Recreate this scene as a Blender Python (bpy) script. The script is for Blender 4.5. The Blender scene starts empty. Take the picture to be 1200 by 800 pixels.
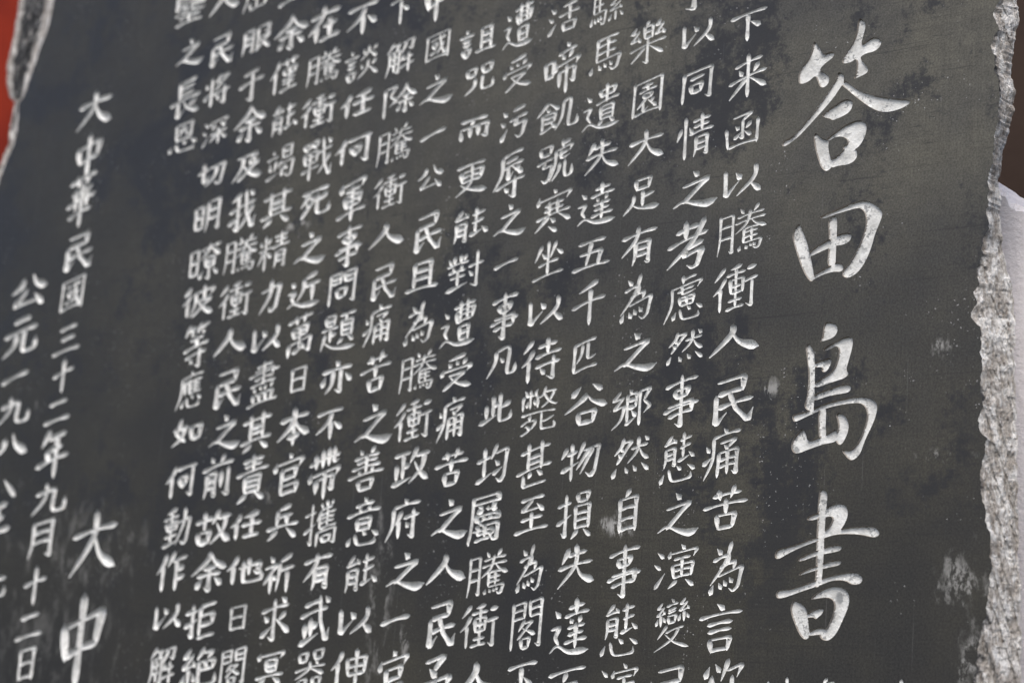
import bpy, bmesh, math, random
import numpy as np
from mathutils import Matrix, Vector, noise
from mathutils.geometry import delaunay_2d_cdt

# ------------------------------------------------------------------ camera, world, sun, exposure
scene = bpy.context.scene
COL = scene.collection
cam_data = bpy.data.cameras.new("camera")
cam = bpy.data.objects.new("camera", cam_data)
COL.objects.link(cam)
cam.matrix_world = Matrix(((0.79767415, 0.06748512, 0.59930102, 0.86504015),
                           (0.59873407, -0.20781493, -0.77351824, -1.62863221),
                           (0.07234273, 0.97583744, -0.20617424, -0.40665731),
                           (0, 0, 0, 1)))
cam_data.sensor_width = 36.0
cam_data.lens = 66.604
cam_data.clip_start = 0.05
cam_data.clip_end = 200.0
cam_data.dof.use_dof = True
cam_data.dof.focus_distance = 1.88
cam_data.dof.aperture_fstop = 4.0
scene.camera = cam

SUN_EL, SUN_AZ = math.radians(58), math.radians(167)      # azimuth clockwise from +Y
world = bpy.data.worlds.new("World")
scene.world = world
world.use_nodes = True
wn = world.node_tree
sky = wn.nodes.new("ShaderNodeTexSky")
sky.sky_type = 'NISHITA'
sky.sun_disc = False
sky.sun_elevation = SUN_EL
sky.sun_rotation = SUN_AZ
sky.air_density = 1.0
sky.dust_density = 4.0
sky.ozone_density = 1.0
bg = wn.nodes["Background"]
bg.inputs[1].default_value = 0.15
wn.links.new(sky.outputs[0], bg.inputs[0])

sun_data = bpy.data.lights.new("sun", 'SUN')
sun_data.energy = 1.5
sun_data.angle = math.radians(25)
sun_data.color = (1.0, 0.965, 0.92)
sun = bpy.data.objects.new("sun", sun_data)
COL.objects.link(sun)
sdir = Vector((math.sin(SUN_AZ) * math.cos(SUN_EL), math.cos(SUN_AZ) * math.cos(SUN_EL), math.sin(SUN_EL)))
sun.rotation_euler = sdir.to_track_quat('Z', 'Y').to_euler()
sun.location = sdir * 5

scene.view_settings.view_transform = 'Standard'
scene.view_settings.look = 'None'
scene.view_settings.exposure = 0.5
scene.view_settings.gamma = 1.0

# ------------------------------------------------------------------ helpers
def link(name, verts, faces, mat, parent=None, smooth=False):
    me = bpy.data.meshes.new(name)
    me.from_pydata(verts, [], faces)
    me.update()
    if smooth:
        me.polygons.foreach_set('use_smooth', [True] * len(me.polygons))
    me.materials.append(mat)
    ob = bpy.data.objects.new(name, me)
    COL.objects.link(ob)
    ob.parent = parent
    return ob

def tag(o, label, cat, kind=None, group=None):
    o["label"] = label
    o["category"] = cat
    if kind: o["kind"] = kind
    if group: o["group"] = group

class NT:
    """small node builder"""
    def __init__(self, name):
        self.m = bpy.data.materials.new(name)
        self.m.use_nodes = True
        self.t = self.m.node_tree
        self.b = self.t.nodes["Principled BSDF"]
        self.co = self.t.nodes.new("ShaderNodeTexCoord").outputs["Object"]
    def n(self, kind, **inputs):
        nd = self.t.nodes.new(kind)
        for k, v in inputs.items():
            self.set(nd.inputs[k.replace('_', ' ')], v)
        return nd
    def set(self, sock, v):
        if isinstance(v, bpy.types.NodeSocket): self.t.links.new(v, sock)
        else: sock.default_value = v
    def math(self, op, a, b=0.0, c=0.0, clamp=False):
        nd = self.t.nodes.new("ShaderNodeMath"); nd.operation = op; nd.use_clamp = clamp
        self.set(nd.inputs[0], a); self.set(nd.inputs[1], b); self.set(nd.inputs[2], c)
        return nd.outputs[0]
    def mapping(self, scale=(1, 1, 1), rot=(0, 0, 0), loc=(0, 0, 0)):
        nd = self.t.nodes.new("ShaderNodeMapping")
        self.set(nd.inputs[0], self.co)
        nd.inputs["Location"].default_value = loc
        nd.inputs["Rotation"].default_value = rot
        nd.inputs["Scale"].default_value = scale
        return nd.outputs[0]
    def noise(self, scale, detail=4.0, rough=0.55, vec=None, dist=0.0):
        nd = self.t.nodes.new("ShaderNodeTexNoise")
        self.set(nd.inputs["Vector"], vec or self.co)
        nd.inputs["Scale"].default_value = scale
        nd.inputs["Detail"].default_value = detail
        nd.inputs["Roughness"].default_value = rough
        nd.inputs["Distortion"].default_value = dist
        return nd.outputs[0]
    def step(self, v, lo, hi, a=0.0, b=1.0):
        nd = self.t.nodes.new("ShaderNodeMapRange"); nd.interpolation_type = 'SMOOTHSTEP'
        self.set(nd.inputs[0], v)
        nd.inputs[1].default_value = lo; nd.inputs[2].default_value = hi
        nd.inputs[3].default_value = a; nd.inputs[4].default_value = b
        return nd.outputs[0]
    def mix(self, f, a, b, mode='MIX'):
        nd = self.t.nodes.new("ShaderNodeMix"); nd.data_type = 'RGBA'; nd.blend_type = mode
        self.set(nd.inputs[0], f)
        for s, v in ((nd.inputs[6], a), (nd.inputs[7], b)):
            self.set(s, v if isinstance(v, bpy.types.NodeSocket) else (*v, 1.0))
        return nd.outputs[2]
    def bump(self, h, strength, dist):
        nd = self.t.nodes.new("ShaderNodeBump")
        self.set(nd.inputs["Height"], h)
        nd.inputs["Strength"].default_value = strength
        nd.inputs["Distance"].default_value = dist
        self.t.links.new(nd.outputs[0], self.b.inputs["Normal"])
    def specks(self, scale, radius, keep, vec=None):
        """scattered round dots: one in some of the cells"""
        v = self.t.nodes.new("ShaderNodeTexVoronoi")
        self.set(v.inputs["Vector"], vec or self.co)
        v.inputs["Scale"].default_value = scale
        s = self.t.nodes.new("ShaderNodeSeparateColor")
        self.t.links.new(v.outputs["Color"], s.inputs[0])
        r = self.math('MULTIPLY', s.outputs[1], radius)
        dot = self.math('GREATER_THAN', r, v.outputs["Distance"])
        return self.math('MULTIPLY', dot, self.math('LESS_THAN', s.outputs[0], keep))

# chalky scuffs and chips on the polished face: x, z, half width, half height (m)
SPOTS = [(0.140,-0.233,0.021,0.026),(0.152,-0.302,0.016,0.026),(-0.064,-0.044,0.013,0.010),(-0.242,-0.181,0.023,0.012),(-0.518,-0.307,0.011,0.019),(-1.080,-0.199,0.122,0.055),(-1.115,-0.332,0.147,0.076),(-0.744,0.197,0.029,0.007),(0.117,-0.012,0.009,0.012),(-0.748,-0.134,0.034,0.010),(0.124,-0.116,0.025,0.006),(-1.206,-0.019,0.009,0.017),(-0.558,-0.258,0.018,0.104)]

def spot_mask(N, s, soft=0.55):
    x, z, rx, rz = s
    sep = N.t.nodes.new("ShaderNodeSeparateXYZ")
    N.t.links.new(N.co, sep.inputs[0])
    a = N.math('DIVIDE', N.math('SUBTRACT', sep.outputs[0], x), rx)
    b = N.math('DIVIDE', N.math('SUBTRACT', sep.outputs[2], z), rz)
    d = N.math('SQRT', N.math('ADD', N.math('MULTIPLY', a, a), N.math('MULTIPLY', b, b)))
    d = N.math('ADD', d, N.math('MULTIPLY', N.math('SUBTRACT', N.noise(38, 5, .65, N.mapping((1.5, 1, .8), rot=(0, -.6, 0))), .47), 4.2))
    return N.step(d, .2, 1.35, 1.0, 0.0)

def make_stone():
    N = NT("polished_slate")
    sep = N.t.nodes.new("ShaderNodeSeparateXYZ"); N.t.links.new(N.co, sep.inputs[0])
    x, z = sep.outputs[0], sep.outputs[2]
    # black ink stains above; paler upper right has sky sheen painted into the colour
    up = N.step(N.math('ADD', z, N.math('MULTIPLY', N.math('SUBTRACT', N.noise(2.2, 3), .5), .5)), -0.20, 0.26)
    broad = N.noise(3.6, 5, .6)
    grey = N.mix(N.step(broad, .35, .68), (0.026, 0.026, 0.026), (0.049, 0.0465, 0.0365))
    grey = N.mix(N.step(N.math('ADD', x, N.math('MULTIPLY', N.noise(2.9, 3), .4)), -1.0, -.35, .55, 0.0), grey, (0.020, 0.0205, 0.021))  # left end darkened in the base colour, where the sheen falls off
    pale = N.mix(N.step(broad, .35, .68), (0.063, 0.063, 0.059), (0.119, 0.114, 0.090))
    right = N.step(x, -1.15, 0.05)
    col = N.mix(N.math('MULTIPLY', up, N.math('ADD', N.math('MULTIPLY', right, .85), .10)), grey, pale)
    fine = N.noise(60, 6, .7)
    col = N.mix(N.step(fine, .3, .7, 0.0, .35), col, (0.030, 0.030, 0.029))
    grain = N.noise(520, 3, .7)
    col = N.mix(1.0, col, N.mix(N.step(grain, .30, .70), (.64, .64, .65), (1.34, 1.34, 1.32)), 'MULTIPLY')
    brushed = N.noise(1, 5, .65, N.mapping((14, 14, 260), rot=(0, math.radians(13), 0)))
    col = N.mix(N.step(N.noise(3.3, 3, .6), .46, .62, .12, .8), col, N.mix(N.step(brushed, .34, .66), (.86, .86, .87), (1.08, 1.08, 1.07)), 'MULTIPLY')
    upright = N.noise(1, 5, .65, N.mapping((330, 330, 9)))
    col = N.mix(N.step(N.noise(2.6, 3, .6, N.mapping((1, 1, 1), loc=(4, 4, 4))), .48, .62, .05, .8), col, N.mix(N.step(upright, .34, .66), (.89, .89, .90), (1.09, 1.09, 1.09)), 'MULTIPLY')
    # ink stains
    bl = N.math('ADD', N.math('MULTIPLY', N.noise(5.5, 3, .5, dist=.6), .55), N.math('MULTIPLY', N.noise(26, 8, .75), .45))
    hf = N.noise(150, 7, .75)
    st = N.step(N.math('ADD', bl, N.math('MULTIPLY', N.math('SUBTRACT', hf, .5), .27)), .506, .585)
    zone = N.step(N.math('ADD', z, N.math('MULTIPLY', N.noise(2.7, 2), .5)), -0.12, 0.22)
    col = N.mix(N.math('MULTIPLY', N.math('MULTIPLY', st, zone), .85), col, (0.019, 0.020, 0.024))
    # ragged black dabs with a vertical and an oblique grain
    g1 = N.noise(1, 6, .7, N.mapping((120, 120, 22)))
    g2 = N.noise(1, 6, .7, N.mapping((26, 26, 170), rot=(0, math.radians(24), 0)))
    dz = N.step(N.noise(4.4, 4, .6), .50, .64)
    col = N.mix(N.math('MULTIPLY', N.math('MULTIPLY', N.step(g1, .60, .66), dz), N.math('MULTIPLY', zone, .7)), col, (0.018, 0.018, 0.022))
    col = N.mix(N.math('MULTIPLY', N.math('MULTIPLY', N.step(g2, .60, .66), N.step(N.noise(3.1, 4, .6), .48, .62)), N.math('MULTIPLY', zone, .75)), col, (0.018, 0.018, 0.021))
    # fine polishing scratches
    for rot, sc, lo, amt in ((math.radians(8), (5, 5, 420), .66, .5), (math.radians(82), (6, 6, 380), .67, .4), (math.radians(-33), (6, 6, 300), .69, .45)):
        s = N.step(N.noise(1, 3, .5, N.mapping(sc, rot=(0, rot, 0))), lo, lo + .03)
        col = N.mix(N.math('MULTIPLY', s, amt), col, (0.020, 0.020, 0.021))
    s = N.step(N.noise(1, 2, .5, N.mapping((520, 520, 5), loc=(3, 0, 1))), .71, .74)
    col = N.mix(N.math('MULTIPLY', s, .22), col, (0.20, 0.20, 0.20))
    # drops of white paint and lime
    wob = N.t.nodes.new("ShaderNodeTexNoise"); N.set(wob.inputs["Vector"], N.co); wob.inputs["Scale"].default_value = 420
    off = N.t.nodes.new("ShaderNodeVectorMath"); off.operation = 'MULTIPLY_ADD'
    N.set(off.inputs[0], wob.outputs["Color"]); off.inputs[1].default_value = (.0045,) * 3; N.set(off.inputs[2], N.co)
    wv = off.outputs[0]
    cl = N.step(N.noise(7.5, 3, .6), .50, .66)
    d1 = N.specks(170, .20, .36, wv)
    d2 = N.specks(80, .10, .14, wv)
    d3 = N.specks(300, .26, .26, wv)
    dots = N.math('MAXIMUM', N.math('MAXIMUM', N.math('MULTIPLY', d1, cl), N.math('MULTIPLY', d2, cl)), N.math('MULTIPLY', d3, N.step(N.noise(11, 3), .52, .62)))
    dots = N.math('MULTIPLY', dots, N.step(N.noise(300, 2), .30, .55))
    col = N.mix(N.math('MULTIPLY', dots, .8), col, (0.42, 0.42, 0.42))
    # scuffs
    mask = None
    for i, sp in enumerate(SPOTS):
        amt = (.62, .62, .6, .8, .5, .17, .13, 1, .9, .5, .5, 1, .35)[i]
        m = N.math('MULTIPLY', spot_mask(N, sp), amt)
        mask = m if mask is None else N.math('MAXIMUM', mask, m)
    sc = N.math('ADD', N.math('MULTIPLY', N.noise(26, 6, .7, N.mapping((1.6, 1, .7), rot=(0, -.5, 0)), .5), .70), N.math('MULTIPLY', N.noise(1, 7, .82, N.mapping((300, 300, 190), rot=(0, math.radians(38), 0))), .30))
    sm = N.math('MULTIPLY', mask, N.step(sc, .485, .545))
    col = N.mix(sm, col, (0.40, 0.40, 0.385))
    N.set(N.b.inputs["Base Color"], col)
    N.set(N.b.inputs["Roughness"], N.math('ADD', N.step(fine, .3, .7, .44, .56), N.math('MULTIPLY', st, -.05)))
    N.b.inputs["Specular IOR Level"].default_value = 0.26
    h = N.math('ADD', N.math('MULTIPLY', N.noise(300, 5, .7), .5), N.math('MULTIPLY', sm, .8))
    N.bump(h, .12, .002)
    return N.m

def make_paint(name, worn, k=1.0):
    N = NT(name)
    n1 = N.noise(42, 5, .6)
    n2 = N.noise(210, 4, .65)
    col = N.mix(N.step(n1, .32, .62), tuple(k * v for v in (0.43, 0.44, 0.43)), tuple(k * v for v in (0.64, 0.65, 0.635)))
    col = N.mix(N.step(n2, .42, .70, 0, .35), col, (0.42, 0.41, 0.385))
    if worn:
        # patches where the paint has flaked off the floor of the cut
        w = N.math('MULTIPLY', N.step(N.noise(260, 4, .65), .54, .59), N.step(N.noise(34, 3), .50, .58))
        w2 = N.math('MULTIPLY', N.step(N.noise(95, 4, .6), .56, .61), N.step(N.noise(20, 2), .50, .58))
        col = N.mix(N.math('MULTIPLY', N.math('MAXIMUM', w, w2), .75), col, (0.17, 0.18, 0.185))
        # bare brownish stone on the steep walls of the cut
        geo = N.t.nodes.new("ShaderNodeNewGeometry")
        sg = N.t.nodes.new("ShaderNodeSeparateXYZ"); N.t.links.new(geo.outputs["True Normal"], sg.inputs[0])
        steep = N.step(N.math('ABSOLUTE', sg.outputs[1]), .40, .85, 1.0, 0.0)
        col = N.mix(N.math('MULTIPLY', steep, .8), col, (0.20, 0.17, 0.14))
    else:
        # thin, dirty and flaked places
        w = N.math('MULTIPLY', N.step(N.noise(300, 5, .7), .53, .60), N.step(N.noise(26, 4, .6), .42, .60, .35, 1.0))
        col = N.mix(N.math('MULTIPLY', w, .6), col, (0.20, 0.20, 0.19))
        col = N.mix(N.step(N.noise(9, 3, .6), .46, .66, 0, .30), col, (0.34, 0.345, 0.34))
    N.set(N.b.inputs["Base Color"], col)
    N.b.inputs["Roughness"].default_value = .75
    N.b.inputs["Specular IOR Level"].default_value = .25
    N.bump(N.math('ADD', n2, N.noise(520, 3)), .35, .0012)
    return N.m

def make_rough(name, dark):
    """broken stone: pale fibrous fracture with brown and grey streaks"""
    N = NT(name)
    att = N.t.nodes.new("ShaderNodeAttribute"); att.attribute_name = "fresh"
    a = N.noise(1, 7, .68, N.mapping((120, 120, 46), rot=(0, math.radians(-6), 0)), .4)
    b = N.noise(1, 6, .7, N.mapping((270, 270, 135), rot=(0, math.radians(-9), 0)))
    c = N.noise(17, 5, .6)
    col = N.mix(N.step(a, .42, .60), (0.47, 0.435, 0.395), (0.92, 0.91, 0.885))
    col = N.mix(N.step(b, .52, .64, 0, .75), col, (0.20, 0.168, 0.14))
    col = N.mix(N.step(c, .55, .75, 0, .5), col, (0.42, 0.36, 0.30))
    col = N.mix(N.step(N.noise(1, 5, .7, N.mapping((330, 330, 240))), .58, .70, 0, .7), col, (0.09, 0.085, 0.08))
    skin = N.mix(N.step(N.noise(70, 6, .75), .50, .62), (0.045, 0.046, 0.05), (0.30, 0.30, 0.295))
    f = N.math('ADD', att.outputs["Fac"], N.math('MULTIPLY', N.math('SUBTRACT', N.noise(46, 5, .65), .5), 1.1))
    col = N.mix(N.step(f, .38, .58), skin, col)
    N.set(N.b.inputs["Base Color"], col)
    N.b.inputs["Roughness"].default_value = .85
    N.b.inputs["Specular IOR Level"].default_value = .3
    N.bump(N.math('ADD', a, N.math('MULTIPLY', b, .6)), 1.0, .009)
    return N.m

def make_simple(name, c1, c2, scale, rough=.7, bump=.3):
    N = NT(name)
    n = N.noise(scale, 6, .65)
    col = N.mix(N.step(n, .3, .7), c1, c2)
    N.set(N.b.inputs["Base Color"], col)
    N.b.inputs["Roughness"].default_value = rough
    N.b.inputs["Specular IOR Level"].default_value = .15
    N.bump(N.noise(scale * 6, 5, .7), bump, .004)
    return N.m

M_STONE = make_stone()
M_TITLE = make_paint("white_paint_worn", True, 1.12)
M_INK = make_paint("white_paint", False, 1.22)
M_EDGE = make_rough("broken_stone", False)
M_RED = make_simple("red_lacquer", (0.15, 0.011, 0.003), (0.25, 0.022, 0.005), 7, .75, .15)
M_PLASTER = make_simple("white_plaster", (0.76, 0.725, 0.735), (0.84, 0.81, 0.82), 24, .9, .5)
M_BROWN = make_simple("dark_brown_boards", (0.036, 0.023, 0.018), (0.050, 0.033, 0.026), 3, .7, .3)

# ------------------------------------------------------------------ the writing: brush strokes as centre lines
def parse_glyph(text, comps, box=(0,0,100,100)):
    x0,y0,x1,y1=box; out=[]
    for part in text.split(';'):
        t=part.split()
        if t[0][0]=='@':
            nums=[float(v) for v in t[1].split(',')]
            b=(x0+(x1-x0)*nums[0]/100,y0+(y1-y0)*nums[1]/100,x0+(x1-x0)*nums[2]/100,y0+(y1-y0)*nums[3]/100)
            out+=parse_glyph(comps[t[0][1:]],comps,b)
        else:
            pts=[]
            for q in t[1:]:
                a,b=q.split(','); pts.append((x0+(x1-x0)*float(a)/100,y0+(y1-y0)*float(b)/100))
            out.append((t[0],np.array(pts)/100))
    return out
def polyline(kind,P,step=0.03):
    """dense centre line: curved for falling strokes, cornered for turns"""
    P=np.array(P,float)
    if kind in 'pnc' and len(P)>2:
        E=np.vstack([2*P[0]-P[1],P,2*P[-1]-P[-2]]); out=[]
        for i in range(1,len(E)-2):
            a,b,c,d=E[i-1:i+3]; L=np.hypot(*(c-b)); m=max(3,int(L/step)+1)
            for t in np.linspace(0,1,m,endpoint=False):
                out.append(.5*((2*b)+(-a+c)*t+(2*a-5*b+4*c-d)*t*t+(-a+3*b-3*c+d)*t**3))
        out.append(P[-1]); return np.array(out)
    out=[]
    for i in range(len(P)-1):
        L=np.hypot(*(P[i+1]-P[i])); m=max(3,int(L/step)+1)
        t=np.linspace(0,1,m,endpoint=False)[:,None]
        seg=P[i]+(P[i+1]-P[i])*t
        if kind=='h':
            seg[:,1]-=0.05*L*np.sin(np.pi*t[:,0])*0.6
        out.append(seg)
    out.append(P[-1:]); Q=np.vstack(out)
    if len(P)>2:
        for _ in range(2 if kind=='k' else 1):
            R=Q.copy(); R[1:-1]=(Q[:-2]+2*Q[1:-1]+Q[2:])/4; Q=R
    return Q
def brush(kind,P,w0,rnd):
    Q=polyline(kind,P)
    if len(Q)<6:
        t=np.linspace(0,len(Q)-1,6); Q=np.c_[np.interp(t,np.arange(len(Q)),Q[:,0]),np.interp(t,np.arange(len(Q)),Q[:,1])]
    d=np.r_[0,np.cumsum(np.hypot(*np.diff(Q,axis=0).T))]; L=max(d[-1],1e-6); s=d/L; e=w0; rem=L-d
    T=np.gradient(Q,axis=0); T/=np.maximum(np.hypot(*T.T),1e-9)[:,None]
    hz=np.abs(T[:,0])
    w=1.0-0.44*hz**4
    short=min(1.0,L/(3.2*e))
    if kind=='h':
        w=np.interp(d/e,[0,.45,1.2,2.6],[.30,.98,.9,.58])*np.where(rem<2.8*e,np.interp(rem/e,[0,.5,1.2,2.8],[.30,1.5,1.62,1.0]),1)
        w=np.maximum(w,.2)
    elif kind=='v':
        w=np.interp(d/e,[0,.5,1.3,2.8],[.25,1.22,1.28,.88])*np.interp(rem/e,[0,.6,1.6,3],[.22,.98,1.22,1.0])
    elif kind=='p':
        w=np.interp(d/e,[0,.5,1.3,2.8],[.28,1.15,1.28,1.0])*np.interp(s,[0,.45,.8,1],[1,.98,.68,.22])
    elif kind=='n':
        w=np.interp(s,[0,.1,.4,.78,.9,1],[.22,.5,.82,1.62,1.25,.10])
    elif kind=='d':
        w=np.interp(s,[0,.2,.65,.9,1],[.10,.62,1.45,1.3,.45])
    elif kind=='t':
        w=np.interp(s,[0,.12,.3,1],[.4,1.3,1.2,.14])
    elif kind in 'zkc':
        w*=np.interp(d/e,[0,.5,1.2,2.6],[.5,1.06,1.04,1.0])
        # press at sharp corners
        for q in P[1:-1]:
            i=int(np.argmin(np.hypot(*(Q-q).T))); a=Q[max(0,i-3)]-Q[i]; b=Q[min(len(Q)-1,i+3)]-Q[i]
            c=np.dot(a,b)/max(np.hypot(*a)*np.hypot(*b),1e-9)
            if c>-.55: w*=1+.42*np.exp(-((d-d[i])/(1.1*e))**2)
        if kind=='z': w*=np.interp(rem/e,[0,.6,1.5,3],[.45,.95,1.05,1.0])
        elif kind=='k':
            hl=np.hypot(*(P[-1]-P[-2])); w*=np.interp(rem/hl,[0,.8,1.15],[.14,.95,1.0])
        else: w*=np.interp(rem,[0,.13,.25],[.2,1.15,1.1])
    k1,k2=rnd
    w=w*(1+.10*k1*np.cos(np.pi*s)+.06*k2)
    return Q,np.maximum(w*w0/2,.012*w0/.1)
def outline(Q,r,k=4):
    T=np.gradient(Q,axis=0); T/=np.maximum(np.hypot(*T.T),1e-9)[:,None]
    Nn=np.c_[-T[:,1],T[:,0]]
    A=Q+Nn*r[:,None]; B=Q-Nn*r[:,None]; th=np.linspace(0,math.pi,min(k,2)+2)[1:-1]
    c1=Q[-1]+r[-1]*(np.cos(th)[:,None]*Nn[-1]+np.sin(th)[:,None]*T[-1])
    c0=Q[0]+r[0]*(np.cos(th)[:,None]*-Nn[0]-np.sin(th)[:,None]*T[0])
    return np.vstack([A,c1,B[::-1],c0])


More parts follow.
